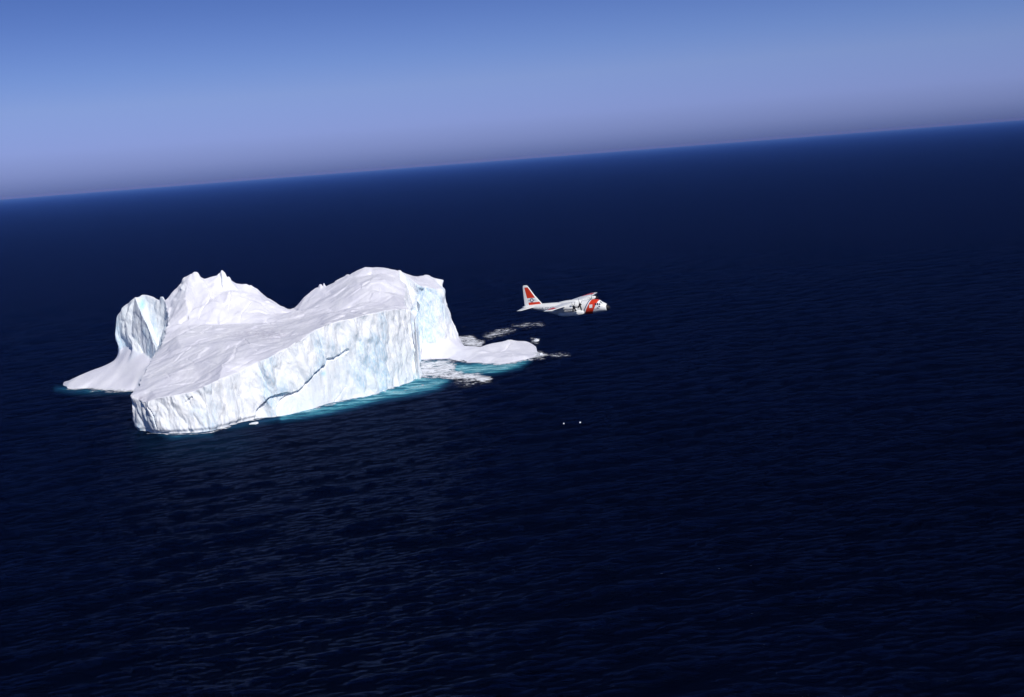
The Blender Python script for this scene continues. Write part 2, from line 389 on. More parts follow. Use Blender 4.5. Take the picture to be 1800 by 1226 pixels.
def vnorm(V, F):
    fn = np.cross(V[F[:, 1]] - V[F[:, 0]], V[F[:, 2]] - V[F[:, 0]])
    n = np.zeros_like(V)
    for k in range(3): np.add.at(n, F[:, k], fn)
    return n / (np.linalg.norm(n, axis=1)[:, None] + 1e-12)
n0 = vnorm(BV, BF)
if n0[:, 2].mean() < 0: BF = BF[:, ::-1]; n0 = -n0
Ed = np.concatenate([BF[:, [0, 1]], BF[:, [1, 2]], BF[:, [2, 0]]]); Ed = np.unique(np.sort(Ed, axis=1), axis=0)
deg = np.bincount(Ed.ravel(), minlength=len(BV)).astype(float)
def lap(A):
    s = np.zeros_like(A); np.add.at(s, Ed[:, 0], A[Ed[:, 1]]); np.add.at(s, Ed[:, 1], A[Ed[:, 0]])
    return s / (deg[:, None] if A.ndim == 2 else deg)
bE = np.concatenate([BF[:, [0, 1]], BF[:, [1, 2]], BF[:, [2, 0]]]); bE = np.sort(bE, axis=1)
ub, cb = np.unique(bE, axis=0, return_counts=True); bedge = ub[cb == 1]
isb = np.zeros(len(BV), bool); isb[bedge.ravel()] = True
steep = smooth(0.75, 0.45, n0[:, 2]); st = steep.copy()
for _ in range(3): st = lap(st)
uu, vv = proj(BV)
x, y, z = BV.T
apron = smooth(0, 7, sdist(uu, vv, [(90, 690), (130, 655), (221, 606), (236, 612), (270, 634), (250, 690)])) * (y > 1040)
shelf = smooth(0, 4, x + 73) * smooth(1078, 1082, y) * smooth(13, 7, z)
soft_top = smooth(0.35, 0.0, st)
for it in range(90):
    w_ = np.zeros(len(BV)) + (it < 2) * 0.5
    w_ = np.maximum(w_, (it < 5) * soft_top * 0.5)
    w_ = np.maximum(w_, apron * 0.6); w_ = np.maximum(w_, (it < 40) * shelf * 0.6)
    w_[isb] = 0
    BV += (lap(BV) - BV) * w_[:, None]
n1 = vnorm(BV, BF); nn = n1.copy()
for _ in range(6): nn = lap(nn)
nn /= np.linalg.norm(nn, axis=1)[:, None]
horiz = nn.copy(); horiz[:, 2] *= 0.25; horiz /= np.linalg.norm(horiz, axis=1)[:, None] + 1e-9
x, y, z = BV.T
soft_area = np.maximum(apron, shelf)
rough_w = (1 - soft_area)
disp_c = np.zeros(len(BV)); disp_t = np.zeros(len(BV)); blue = np.zeros(len(BV)); fac_ = np.zeros(len(BV))
for i_ in range(len(BV)):
    px, py, pz = BV[i_]; s_ = st[i_]
    if s_ > 0.02:
        wv = mn.noise((px * .06, py * .06, pz * .05 + 9)) * 6
        q = (px * .055 + wv * .04, py * .055 + wv * .03, pz * .034)
        a = mn.ridged_multi_fractal(q, 0.9, 2.1, 5, 1.0, 2.0)
        ce = mn.noise((px * .16 + pz * .03, py * .16, pz * .09))
        dd, _p = mn.voronoi((px * .13 + pz * .045, py * .13, pz * .06 + 3), distance_metric='DISTANCE', exponent=2.5)
        cc, _q = mn.voronoi((px * .42 + pz * .1, py * .42, pz * .2 + 3))
        disp_c[i_] = (a - 1.1) * 0.95 + ce * 1.5 + (dd[1] - dd[0]) * 2.4 + (cc[1] - cc[0]) * .55 - .7
        blue[i_] = mn.fractal((px * .05, py * .05, pz * .02 + 20), 1.0, 2, 4) + 0.55 * ce
    t_ = 1 - s_
    if t_ > 0.02:
        g = mn.fractal((px * .03 + 3, py * .03, 1.5), 0.9, 2.1, 6)
        rx = px * .80 + py * .60; ry = -px * .60 + py * .80
        l = mn.ridged_multi_fractal((rx * .012, ry * .06, 4.0), 0.95, 2.1, 4, 1.0, 2.0)
        dd, _p = mn.voronoi((rx * .03, ry * .055, 7.0))
        amp_ = 0.08 + (0.26 if px < -165 else 0.06) * min(1, max(0, (pz - 42) / 12))
        _d, pp = mn.voronoi((px * .06 + .4 * g, py * .045, pz * .05))
        h_ = mn.noise_vector(pp[0] * 7.3)
        fac_[i_] = amp_ * (h_.x * (px - (pp[0].x - .4 * g) / .06) + h_.y * (py - pp[0].y / .045)) * 1.5
        disp_t[i_] = g * 1.0 + (l - 1.1) * 0.45 + (0.22 - min(0.22, dd[1] - dd[0])) * -2.2
for _ in range(3): fac_ = fac_ * .4 + lap(fac_) * .6
disp_t += np.clip(fac_, -3.5, 3.5) * smooth(0, 25, np.minimum(1135 - y, 60))
pinn = (uu < 292) * (y > 1040) * 1.0
rel = disp_c * st * rough_w * 1.05 * (1 - .45 * pinn)
# cracks and the slab offset below the main crack
crk = np.zeros(len(BV))
for pl, hw, dep in CRACKS:
    d_ = seg_dist(uu, vv, pl)
    jit = np.array([mn.noise((a_ * .15, b_ * .15, 2)) for a_, b_ in zip(uu, vv)]) if pl is CRACKS[0][0] else 0
    if pl is not CRACKS[0][0] and dep < 1.5: jit = 0.7 * np.sin(uu * .13 + vv * .09 + dep * 9)
    if pl is not CRACKS[0][0] and dep < 1.0: dep *= .75
    c_ = dep * smooth(hw * 1.0, hw * .35, d_ + jit * 1.6) * (y < 1130)
    crk = np.maximum(crk, c_)
slab_poly = [(488, 735), (501, 704), (516, 692), (536, 681), (548, 664), (566, 648), (577, 636), (604, 622), (640, 640), (640, 700), (590, 712)]
sd_ = sdist(uu, vv, slab_poly)
slab = smooth(-0.6, 0.9, sd_) * smooth(1.0, 0.0, np.clip((uu - 560) / 80, 0, 1)) * (y < 960)
rec_poly = [(449, 738), (451, 722), (462, 711), (474, 698), (494, 694), (505, 691), (516, 692), (501, 704), (487, 733)]
rec = smooth(-0.8, 1.0, sdist(uu, vv, rec_poly)) * (y < 960)
rel = rel * (1 - 0.75 * slab) - 1.7 * slab - 2.8 * rec
notch = 1.5 * smooth(2.6, 0.8, z) * (uu < 470) * (y < 930) * (1 - rec)
rel -= notch * st
rel -= 4.5 * smooth(-1.5, 2.5, sdist(uu, vv, [(723, 548), (737, 507), (748, 508), (741, 530), (731, 556)])) * (y > 1000)
BV2 = BV + horiz * rel[:, None] + nn * (disp_t * (1 - st) * rough_w)[:, None] * 0.66
BV2 -= horiz * (crk * st)[:, None] + nn * (crk * (1 - st) * .8)[:, None]
# gentle swell on the smooth snow
BV2[:, 2] += shelf * np.array([1.1 * mn.noise((a_ * .11, b_ * .05, 3)) for a_, b_ in zip(x, y)]) * smooth(1.5, 4, z)
BV2[:, 2] += soft_area * np.array([0.35 * mn.fractal((a_ * .05, b_ * .05, 0), 1, 2, 3) for a_, b_ in zip(x, y)]) * smooth(0, 3, z)
# overhangs
BV2[:, 0] -= 2.6 * smooth(0, 22, z) * smooth(-212, -232, x) * (y < 900)
BV2[:, 0] -= 4.2 * smooth(25, 38, z) * smooth(-285, -300, x)
BV2[isb] = BV[isb] + horiz[isb] * (rel[isb])[:, None] * 1.0
for q_ in np.where(isb & (soft_area > .5))[0]: BV2[q_] += horiz[q_] * 1.6 * mn.fractal(Vector(BV[q_]) * .09, .7, 2, 4)
BV2[isb, 2] = -0.3
# small broken blocks and spires on the skyline
for cu_, cv_, ru_, up_ in ((563, 501, 3.2, 2.2), (569, 500, 1.8, 3.0), (285, 528, 3.6, 3.4), (390, 483, 7.0, 2.0), (404, 490, 2.5, 1.5), (345, 485, 6, 1.6), (610, 484, 3, .8), (703, 478, 3, .8), (750, 484, 4, .8)):
    k_ = (uu - cu_) ** 2 + ((vv - cv_) * .6) ** 2
    BV2[:, 2] += up_ * smooth(ru_ * 1.5, ru_ * .5, np.sqrt(k_)) * (~isb) * (y > 1085)
# skirt under the water
loop_next = {}
for a_, c_ in bedge: loop_next.setdefault(a_, []).append(c_); loop_next.setdefault(c_, []).append(a_)
bi = np.where(isb)[0]; remap = {a_: len(BV2) + k_ for k_, a_ in enumerate(bi)}
low = BV2[bi].copy(); low[:, 2] = -7; hz = horiz[bi].copy(); hz[:, 2] = 0; low += hz * 2.0
allV = np.vstack([BV2, low])
dirset = set()
for f in BF[np.isin(BF, bi).sum(axis=1) >= 2]:
    for k_ in range(3): dirset.add((f[k_], f[(k_ + 1) % 3]))
sk = []
for a_, c_ in bedge:
    if (a_, c_) in dirset: p_, q_ = a_, c_
    else: p_, q_ = c_, a_
    sk += [(q_, p_, remap[p_]), (q_, remap[p_], remap[q_])]
allF = np.vstack([BF, np.array(sk, int)])

m_ice, nt, N, L, b = nodes('glacier_ice')
geo = N.new('ShaderNodeNewGeometry'); pos = geo.outputs['Position']
cl = attr_node(N, 'cliff').outputs['Fac']; bl = attr_node(N, 'blue').outputs['Fac']; clear_shade = attr_node(N, 'clear').outputs['Fac']; dt = attr_node(N, 'dirt').outputs['Fac']
st_n = noise_node(N, L, pos, 0.22, 6, 0.6, (1, 1, 0.5), 0.4)
fine = noise_node(N, L, pos, 0.9, 5, 0.6, (1, 1, 0.35), 0.3)
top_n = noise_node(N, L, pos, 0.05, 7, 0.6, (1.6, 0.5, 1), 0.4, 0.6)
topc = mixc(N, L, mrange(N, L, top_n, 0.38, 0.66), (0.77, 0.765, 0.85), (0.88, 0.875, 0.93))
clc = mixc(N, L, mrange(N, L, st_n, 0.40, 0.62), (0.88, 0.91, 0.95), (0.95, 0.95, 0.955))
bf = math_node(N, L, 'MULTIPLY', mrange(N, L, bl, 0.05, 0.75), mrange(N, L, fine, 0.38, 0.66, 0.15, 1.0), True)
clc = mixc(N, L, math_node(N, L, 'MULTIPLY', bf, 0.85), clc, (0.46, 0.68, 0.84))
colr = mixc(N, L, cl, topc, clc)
dn = noise_node(N, L, pos, 0.28, 6, 0.7, (1.6, 0.7, 1), 0.8, 0.5)
colr = mixc(N, L, math_node(N, L, 'MULTIPLY', dt, mrange(N, L, dn, 0.42, 0.66, 0, 0.75), True), colr, (0.40, 0.36, 0.44))
colr = mixc(N, L, clear_shade, colr, (0.42, 0.74, 0.88))
L.new(colr, b.inputs['Base Color'])
b.inputs['Roughness'].default_value = 0.62; b.inputs['Specular IOR Level'].default_value = 0.25
hb = math_node(N, L, 'ADD', math_node(N, L, 'MULTIPLY', fine, 0.55), math_node(N, L, 'MULTIPLY', st_n, 1.5))
hb2 = math_node(N, L, 'ADD', math_node(N, L, 'MULTIPLY', top_n, 1.6), math_node(N, L, 'MULTIPLY', noise_node(N, L, pos, 0.6, 4, .6, (1.4, .6, 1), .3, .6), 0.22))
mxh = N.new('ShaderNodeMix'); mxh.data_type = 'FLOAT'; L.new(cl, mxh.inputs[0]); L.new(hb2, mxh.inputs[2]); L.new(hb, mxh.inputs[3])
sm = attr_node(N, 'smooth_snow').outputs['Fac']
bp = N.new('ShaderNodeBump'); bp.inputs['Distance'].default_value = 1.0
L.new(mrange(N, L, sm, 0, 1, 0.50, 0.05), bp.inputs['Strength']); L.new(mxh.outputs[0], bp.inputs['Height']); L.new(bp.outputs[0], b.inputs['Normal'])

berg = link_mesh('iceberg', allV, allF, m_ice)
pad = np.zeros(len(low))
bw = blue.copy()
bw += 0.55 * np.exp(-((uu - 655) / 26) ** 2) * smooth(560, 600, vv) * smooth(700, 640, vv) + 0.6 * np.exp(-((uu - 748) / 16) ** 2) * (vv < 620) * (vv > 500)
bw += 0.25 * np.exp(-((uu - 440) / 40) ** 2); bw -= 0.5 * smooth(675, 690, uu) * (uu < 722)
bw = bw * (1 - slab)
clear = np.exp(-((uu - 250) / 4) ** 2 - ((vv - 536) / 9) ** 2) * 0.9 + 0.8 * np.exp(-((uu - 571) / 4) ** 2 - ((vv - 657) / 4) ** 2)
clear = np.clip(clear + (.10 * pinn) * st, 0, 1)  # besides clear ice spots: pinnacle walls' shade put into the colour as blue tint
dirt = np.exp(-((uu - 460) / 55) ** 2 - ((vv - 588) / 11) ** 2) + 0.8 * np.exp(-((uu - 258) / 22) ** 2 - ((vv - 700) / 9) ** 2) + .9 * np.exp(-((uu - 728) / 12) ** 2 - ((vv - 489) / 5) ** 2) + .5 * np.exp(-((uu - 520) / 30) ** 2 - ((vv - 556) / 14) ** 2) + .3 * np.exp(-((uu - 330) / 50) ** 2 - ((vv - 650) / 30) ** 2)
fattr(berg, 'cliff', np.concatenate([st * rough_w, pad]))
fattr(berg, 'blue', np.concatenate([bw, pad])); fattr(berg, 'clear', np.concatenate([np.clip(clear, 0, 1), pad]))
fattr(berg, 'dirt', np.concatenate([np.clip(dirt, 0, 1) * (1 - st), pad])); fattr(berg, 'smooth_snow', np.concatenate([soft_area, pad]))
tag(berg, label='huge white iceberg with cracked cliff, two summits and low shelf on the dark sea', category='iceberg')

# chunks of ice --------------------------------------------------------
m_chunk, nt, N, L, b = nodes('floe_ice')
geo = N.new('ShaderNodeNewGeometry')
cn = noise_node(N, L, geo.outputs['Position'], 0.8, 4, .6)
L.new(mixc(N, L, cn, (0.78, 0.83, 0.9), (0.93, 0.93, 0.94)), b.inputs['Base Color']); b.inputs['Roughness'].default_value = 0.6
def ice_chunk(name, loc, size, seed, label, cat, group=None):
    bm = bmesh.new(); bmesh.ops.create_icosphere(bm, subdivisions=3, radius=1.0)
    for v_ in bm.verts:
        c = v_.co.copy(); dd, _ = mn.voronoi(c * 1.3 + Vector((seed, 0, 0)))
        c *= 0.75 + 0.35 * mn.noise(c * 1.1 + Vector((seed, 3, 1))) + 0.28 * (dd[1] - dd[0])
        c.z = max(c.z, -0.5); v_.co = Vector((c.x * size[0], c.y * size[1], c.z * size[2]))
    me = bpy.data.meshes.new(name); bm.to_mesh(me); bm.free(); me.materials.append(m_chunk)
    o = bpy.data.objects.new(name, me); COL.objects.link(o); o.location = loc
    tag(o, label=label, category=cat)
    if group: o['group'] = group
def wl_(u, v, dz=0.15): p = Wp(u, v); return (p[0], p[1], dz)
ice_chunk('ice_floe', wl_(446, 745.5, .3), (3.1, 4.2, .75), 1, 'small flat white floe afloat in front of the undercut foot of the iceberg cliff', 'ice floe')
ice_chunk('ice_chunk', wl_(991, 746, .3), (.5, .6, .5), 5, 'left and smaller of the two lone white ice chunks on open water below the aeroplane', 'ice chunk', 'two lone ice chunks on open water')
ice_chunk('ice_chunk', wl_(1020, 744, .3), (.62, .65, .6), 8, 'right and larger of the two lone white ice chunks on open water below the aeroplane', 'ice chunk', 'two lone ice chunks on open water')
ice_chunk('ice_fragment', wl_(943, 600, .5), (2.6, 6.0, 1.6), 11, 'ragged ice fragment just behind the far end of the low ice shelf', 'ice fragment', 'ice fragments at the tip of the shelf')
ice_chunk('ice_fragment', wl_(951, 624, .5), (1.6, 3.4, 1.2), 14, 'ragged ice fragment in the foam in front of the end of the low ice shelf', 'ice fragment', 'ice fragments at the tip of the shelf')

# foam ------------------------------------------------------------------
FOAM = [
    ([(740, 636), (738, 664), (793, 664), (820, 669), (852, 671), (863, 667), (842, 660), (815, 659), (799, 653), (800, 642), (780, 635)], 5, 1.0),
    ([(796, 592), (830, 594), (850, 604), (846, 610), (812, 606), (797, 599)], 4, 1.0),
    ([(850, 592), (868, 584), (890, 580), (905, 581), (885, 588), (862, 595)], 5, .62),
    ([(900, 574), (925, 570), (950, 569), (955, 572), (920, 576)], 4, .5),
    ([(810, 571), (830, 569), (831, 572), (812, 573)], 3, .35),
    ([(86, 663), (105, 660), (140, 657), (125, 668), (105, 670), (88, 667)], 4, .85),
    ([(92, 675), (112, 672), (135, 675), (140, 685), (112, 683), (95, 679)], 4, 1.0),
    ([(935, 620), (951, 621), (962, 625), (955, 629), (938, 632), (930, 634)], 4, 1.0),
    ([(960, 625), (985, 622), (1000, 625), (980, 628)], 4, .45),
    ([(934, 596), (948, 597), (945, 604), (934, 603)], 3, .6),
    ([(795, 671), (850, 668), (866, 672), (815, 680)], 5, .4),
]
LINES = [([(740, 665), (760, 664), (795, 666)], 3, .8), ([(787, 633), (820, 637), (853, 641), (880, 641), (903, 639), (925, 635)], 3.0, .8),
         ([(108, 682), (132, 684), (160, 684), (200, 686.5), (238, 687)], 3.4, 1.0),
         ([(488, 733), (530, 724), (577, 714), (636, 699), (689, 685), (731, 668)], 2.6, .55),
         ([(258, 762), (300, 765), (350, 763), (375, 760), (405, 751)], 2.0, .7), ([(440, 741), (466, 736), (488, 733)], 2.2, .9),
         ([(160, 688), (190, 690), (225, 688)], 4, .35), ([(680, 687), (700, 690), (735, 680), (780, 673)], 4, .35)]
gx = np.arange(-345, 60, 0.9); gy = np.arange(838, 1300, 1.5)
GX, GY = np.meshgrid(gx, gy); gz = np.zeros_like(GX)
gu, gv = proj(np.stack([GX, GY, gz], -1).reshape(-1, 3)); gu = gu.reshape(GX.shape); gv = gv.reshape(GX.shape)
D = np.zeros_like(GX)
for poly, s_, w_ in FOAM: D = np.maximum(D, w_ * smooth(-s_ * 1.5, s_ * .9, sdist(gu, gv, poly)))
for ln, s_, w_ in LINES: D = np.maximum(D, w_ * smooth(s_, 0, seg_dist(gu, gv, ln)))
keep = D > 0.02
fc = keep[:-1, :-1] | keep[1:, :-1] | keep[:-1, 1:] | keep[1:, 1:]
ii, jj = np.where(fc); nx = len(gx)
Fq = np.stack([ii * nx + jj, ii * nx + jj + 1, (ii + 1) * nx + jj + 1, (ii + 1) * nx + jj], 1)
used, iv = np.unique(Fq, return_inverse=True); Fq = iv.reshape(Fq.shape)
fx, fy = GX.ravel()[used], GY.ravel()[used]
rr = np.hypot(fx, fy); cl_ = np.maximum(rr ** 2 * (1 / 340 - 1 / 3600) / 820 * .7, rr * math.radians(50 / 560))
fz = wave_h(fx, fy, cl_) + 0.35
m_foam, nt, N, L, b = nodes('foam')
geo = N.new('ShaderNodeNewGeometry'); pos = geo.outputs['Position']
den = attr_node(N, 'foam_cover').outputs['Fac']
fn1 = noise_node(N, L, pos, 0.16, 8, 0.72, (0.75, 1.0, 1), 0.9, 0.25)
fn2 = noise_node(N, L, pos, 0.6, 5, 0.7, (0.7, 1.1, 1), 0.6, 0.25)
th = math_node(N, L, 'ADD', math_node(N, L, 'MULTIPLY', den, 0.72), math_node(N, L, 'ADD', mrange(N, L, fn1, 0, 1, -1.25, 1.25), mrange(N, L, fn2, 0, 1, -0.9, 0.9)))
al = mrange(N, L, th, 0.30, 0.80, 0, 1.0)
al = math_node(N, L, 'MULTIPLY', al, mrange(N, L, den, 0.0, 0.35), True)
b.inputs['Base Color'].default_value = (0.88, 0.90, 0.95, 1); b.inputs['Roughness'].default_value = 0.8
b.inputs['Specular IOR Level'].default_value = 0.1
L.new(al, b.inputs['Alpha'])
foam = link_mesh('sea_foam', np.stack([fx, fy, fz], 1), Fq, m_foam)
fattr(foam, 'foam_cover', D.ravel()[used])
tag(foam, kind='stuff', label='white surf and foam streaks round the foot and shelf of the iceberg', category='foam')

# ------------------------------------------------------------------ aeroplane
def mk(name, V, F, mat, parent, sm=True): return link_mesh(name, V, F, mat, parent, sm)
def loft(rings, cap=True):
    n = len(rings[0]); V = [p for r in rings for p in r]; F = []
    for a in range(len(rings) - 1):
        for c in range(n):
            d = (c + 1) % n; F.append((a * n + c, a * n + d, (a + 1) * n + d, (a + 1) * n + c))
    if cap:
        F.append(tuple(range(n))[::-1]); F.append(tuple((len(rings) - 1) * n + c for c in range(n)))
    return V, F
def ring(x, zc, hy, hz, yc=0, n=28, e=2.2, flat=0):
    out = []
    for k in range(n):
        t = 2 * math.pi * k / n; c, s = math.cos(t), math.sin(t)
        Yv = hy * math.copysign(abs(c) ** (2 / e), c); Zv = hz * math.copysign(abs(s) ** (2 / e), s)
        out.append((x, yc + Yv, zc + Zv))
    return out
def airfoil(le, te, yv, zv, thick, vertical=False, n=9):
    c = le - te; pts_ = []
    xs = [0.5 * (1 - math.cos(math.pi * k / n)) for k in range(n + 1)]
    def th_(s): return thick * c * 5 * (0.2969 * math.sqrt(s) - 0.126 * s - 0.3516 * s * s + 0.2843 * s ** 3 - 0.1015 * s ** 4) * 1.0
    for s in xs: pts_.append((le - s * c, th_(s)))
    for s in xs[::-1][1:-1]: pts_.append((le - s * c, -th_(s) * .75))
    if vertical: return [(a, t_, zv) for a, t_ in pts_]
    return [(a, yv, zv + t_) for a, t_ in pts_]

m_white = paint('white_paint', (0.90, 0.90, 0.88), 0.35, .5, .05)
m_red = paint('red_orange_paint', (0.72, 0.045, 0.010), 0.4, .4, .05)
m_navy = paint('navy_paint', (0.02, 0.03, 0.12), 0.4)
m_black = paint('black_paint', (0.012, 0.012, 0.015), 0.5, .3)
m_grey = paint('bare_grey_metal', (0.28, 0.29, 0.33), 0.4, .6)
m_glass = paint('cockpit_glass', (0.02, 0.025, 0.04), 0.08, .8, 0)
# fuselage livery: slanting red band, white gap, navy stripe
m_fus, nt, N, L, b = nodes('fuselage_livery')
tc = N.new('ShaderNodeTexCoord'); sp_ = N.new('ShaderNodeSeparateXYZ'); L.new(tc.outputs['Object'], sp_.inputs[0])
sx = math_node(N, L, 'SUBTRACT', sp_.outputs['X'], math_node(N, L, 'MULTIPLY', sp_.outputs['Z'], 0.60))
def band(a, c):
    return math_node(N, L, 'MULTIPLY', math_node(N, L, 'GREATER_THAN', sx, a), math_node(N, L, 'LESS_THAN', sx, c))
pn = noise_node(N, L, tc.outputs['Object'], 0.8, 5, .6, (0.4, 1, 1.6))
base = mixc(N, L, pn, (0.84, 0.84, 0.83), (0.91, 0.91, 0.89))
c1 = mixc(N, L, band(5.25, 7.75), base, (0.72, 0.045, 0.010))
c2 = mixc(N, L, band(4.55, 4.85), c1, (0.02, 0.03, 0.16))
L.new(c2, b.inputs['Base Color']); b.inputs['Roughness'].default_value = 0.35

plane = bpy.data.objects.new('patrol_aeroplane', None); COL.objects.link(plane)
tag(plane, label='white four engined turboprop aeroplane with red band and red tail panels flying past the iceberg', category='aeroplane')
# x, zcentre, half width, half height, exponent
FS = [(11.05, -0.62, .95, .95, 2.0), (10.6, -0.52, 1.22, 1.2, 2.0), (10.0, -0.40, 1.5, 1.42, 2.05), (9.4, -0.28, 1.7, 1.62, 2.1), (9.1, -0.14, 1.78, 1.78, 2.1), (8.6, 0.0, 1.88, 1.98, 2.1), (8.0, 0.04, 1.98, 2.1, 2.15), (7.0, 0.04, 2.08, 2.18, 2.2),
      (5.5, 0.0, 2.15, 2.2, 2.2), (3, 0, 2.15, 2.2, 2.2), (0, 0, 2.15, 2.2, 2.2), (-3.2, 0.0, 2.15, 2.2, 2.2), (-4.5, 0.12, 2.13, 2.08, 2.2), (-6.5, 0.45, 2.05, 1.78, 2.2), (-8.5, 0.78, 1.9, 1.48, 2.2), (-10.5, 1.08, 1.65, 1.2, 2.2), (-12.5, 1.32, 1.35, .93, 2.2), (-14.5, 1.5, 1.0, .66, 2.2), (-16.0, 1.6, .68, .42, 2.1), (-17.0, 1.66, .32, .2, 2.0)]
mk('fuselage', *loft([ring(a, zc, hy, hz, e=e_) for a, zc, hy, hz, e_ in FS]), m_fus, plane)
NS = [(11.06, -0.62, .955, .955), (11.4, -0.70, .80, .80), (11.7, -0.76, .58, .6), (11.92, -0.80, .34, .36), (12.0, -0.82, .12, .12)]
mk('radome', *loft([ring(a, zc, hy, hz, e=2.0) for a, zc, hy, hz in NS]), m_black, plane)
# cockpit windows: panes wrapped round the flight deck
def surf_pt(xv, zv, side):
    best = min(range(len(FS) - 1), key=lambda k: 0 if FS[k + 1][0] <= xv <= FS[k][0] else 1)
    a, c = FS[best], FS[best + 1]; t = (xv - a[0]) / (c[0] - a[0])
    zc, hy, hz, e_ = [a[k] + t * (c[k] - a[k]) for k in (1, 2, 3, 4)]
    r = max(0.0, 1 - abs((zv - zc) / hz) ** e_)
    return (xv, side * hy * r ** (1 / e_), zv)
def decal(name, quad, side, mat, parent, out=.02, nx=4, nz=3):
    (xa, za), (xb, zb), (xc, zc), (xd, zd) = quad      # bottom front, bottom rear, top rear, top front
    Vv, Ff = [], []
    for i_ in range(nz + 1):
        for j_ in range(nx + 1):
            s, t = j_ / nx, i_ / nz
            xx = (1 - t) * ((1 - s) * xa + s * xb) + t * ((1 - s) * xd + s * xc)
            zz = (1 - t) * ((1 - s) * za + s * zb) + t * ((1 - s) * zd + s * zc)
            p = surf_pt(xx, zz, side); nrm = Vector((0.0, p[1], zz * .8)).normalized()
            if xx > 9: nrm = (nrm + Vector((.6, 0, .2))).normalized()
            Vv.append(tuple(Vector(p) + nrm * out))
    w = nx + 1
    for i_ in range(nz):
        for j_ in range(nx): Ff.append((i_ * w + j_, i_ * w + j_ + 1, (i_ + 1) * w + j_ + 1, (i_ + 1) * w + j_))
    return mk(name, Vv, Ff, mat, parent)
for side in (-1, 1):
    for xa, xb, za, zb in [(9.55, 9.1, .45, .95), (9.0, 8.5, .5, 1.15), (8.4, 7.9, .55, 1.2), (9.45, 9.0, -.15, .25)]:
        decal('cockpit_window', [(xa, za), (xb, za), (xb - .08, zb), (xa - .22, zb)], side, m_glass, plane, .03)
# windscreen panes over the nose
for yc in (-.75, 0, .75):
    Vv = [(9.98, yc - .33, .78), (9.98, yc + .33, .78), (9.32, yc * .95 + .3, 1.38), (9.32, yc * .95 - .3, 1.38)]
    mk('windscreen_pane', Vv, [(0, 1, 2, 3)], m_glass, plane, False)
# emblem on the band: white square plate, dark blue below it
decal('emblem', [(7.0, -.15), (6.0, -.15), (6.1, .85), (7.1, .85)], -1, m_white, plane, .03)
decal('emblem', [(7.0, -.15), (6.0, -.15), (6.1, .85), (7.1, .85)], 1, m_white, plane, .03)
decal('lettering_bar', [(9.1, -.65), (7.4, -.68), (7.4, -.50), (9.1, -.47)], -1, paint('faded_lettering', (.55, .45, .5)), plane, .03)
decal('crew_door_window', [(8.9, -.55), (8.4, -.55), (8.4, -.15), (8.9, -.15)], -1, m_grey, plane, .035)
# sponsons
for side in (-1, 1):
    R_ = [(4.2, .15, .3), (3.6, .45, .6), (2.2, .62, .8), (-1.5, .65, .82), (-3.2, .5, .65), (-4.4, .15, .3)]
    mk('landing_gear_fairing', *loft([ring(a, -1.35, hy, hz, side * 2.15, 18, 2.4) for a, hy, hz in R_]), m_white, plane)
# wing
def wz(yv): return 1.82 + max(0, abs(yv) - 2) * 0.012
WS = []
for yv, le, te, t_ in [(-20.15, .75, -1.35, .10), (-19.9, .95, -1.75, .12), (-15, 1.35, -2.3, .13), (-9.0, 1.85, -3.0, .15), (-2.2, 2.1, -3.05, .17), (2.2, 2.1, -3.05, .17), (9.0, 1.85, -3.0, .15), (15, 1.35, -2.3, .13), (19.9, .95, -1.75, .12), (20.15, .75, -1.35, .10)]:
    WS.append(airfoil(le, te, yv, wz(yv), t_))
mk('wing', *loft(WS), m_white, plane)
mk('wing_fairing', *loft([ring(a, 1.75, hy, hz, 0, 20, 2.6) for a, hy, hz in [(3.6, .5, .3), (2.6, 1.3, .72), (1, 1.5, .9), (-2.5, 1.5, .8), (-4, 1.0, .6), (-5.5, .4, .35)]]), m_white, plane)
for sgn in (-1, 1):   # red panels near the tips, wing top
    Vv, Ff = [], []
    for yv, le, te in [(sgn * 12.5, 1.0, -1.9), (sgn * 15.5, .85, -1.6), (sgn * 18.4, .65, -1.25)]:
        for s in (0, .33, .66, 1):
            xx = le + s * (te - le); c0 = 1.35 - (abs(yv) - 15) * .08; tt = .2 * (1 - (s - .3) ** 2 * 1.1)
            Vv.append((xx, yv, wz(yv) + tt * .85 + .07))
    for a in range(2):
        for c in range(3): Ff.append((a * 4 + c, a * 4 + c + 1, (a + 1) * 4 + c + 1, (a + 1) * 4 + c))
    mk('red_wing_panel', Vv, Ff, m_red, plane)
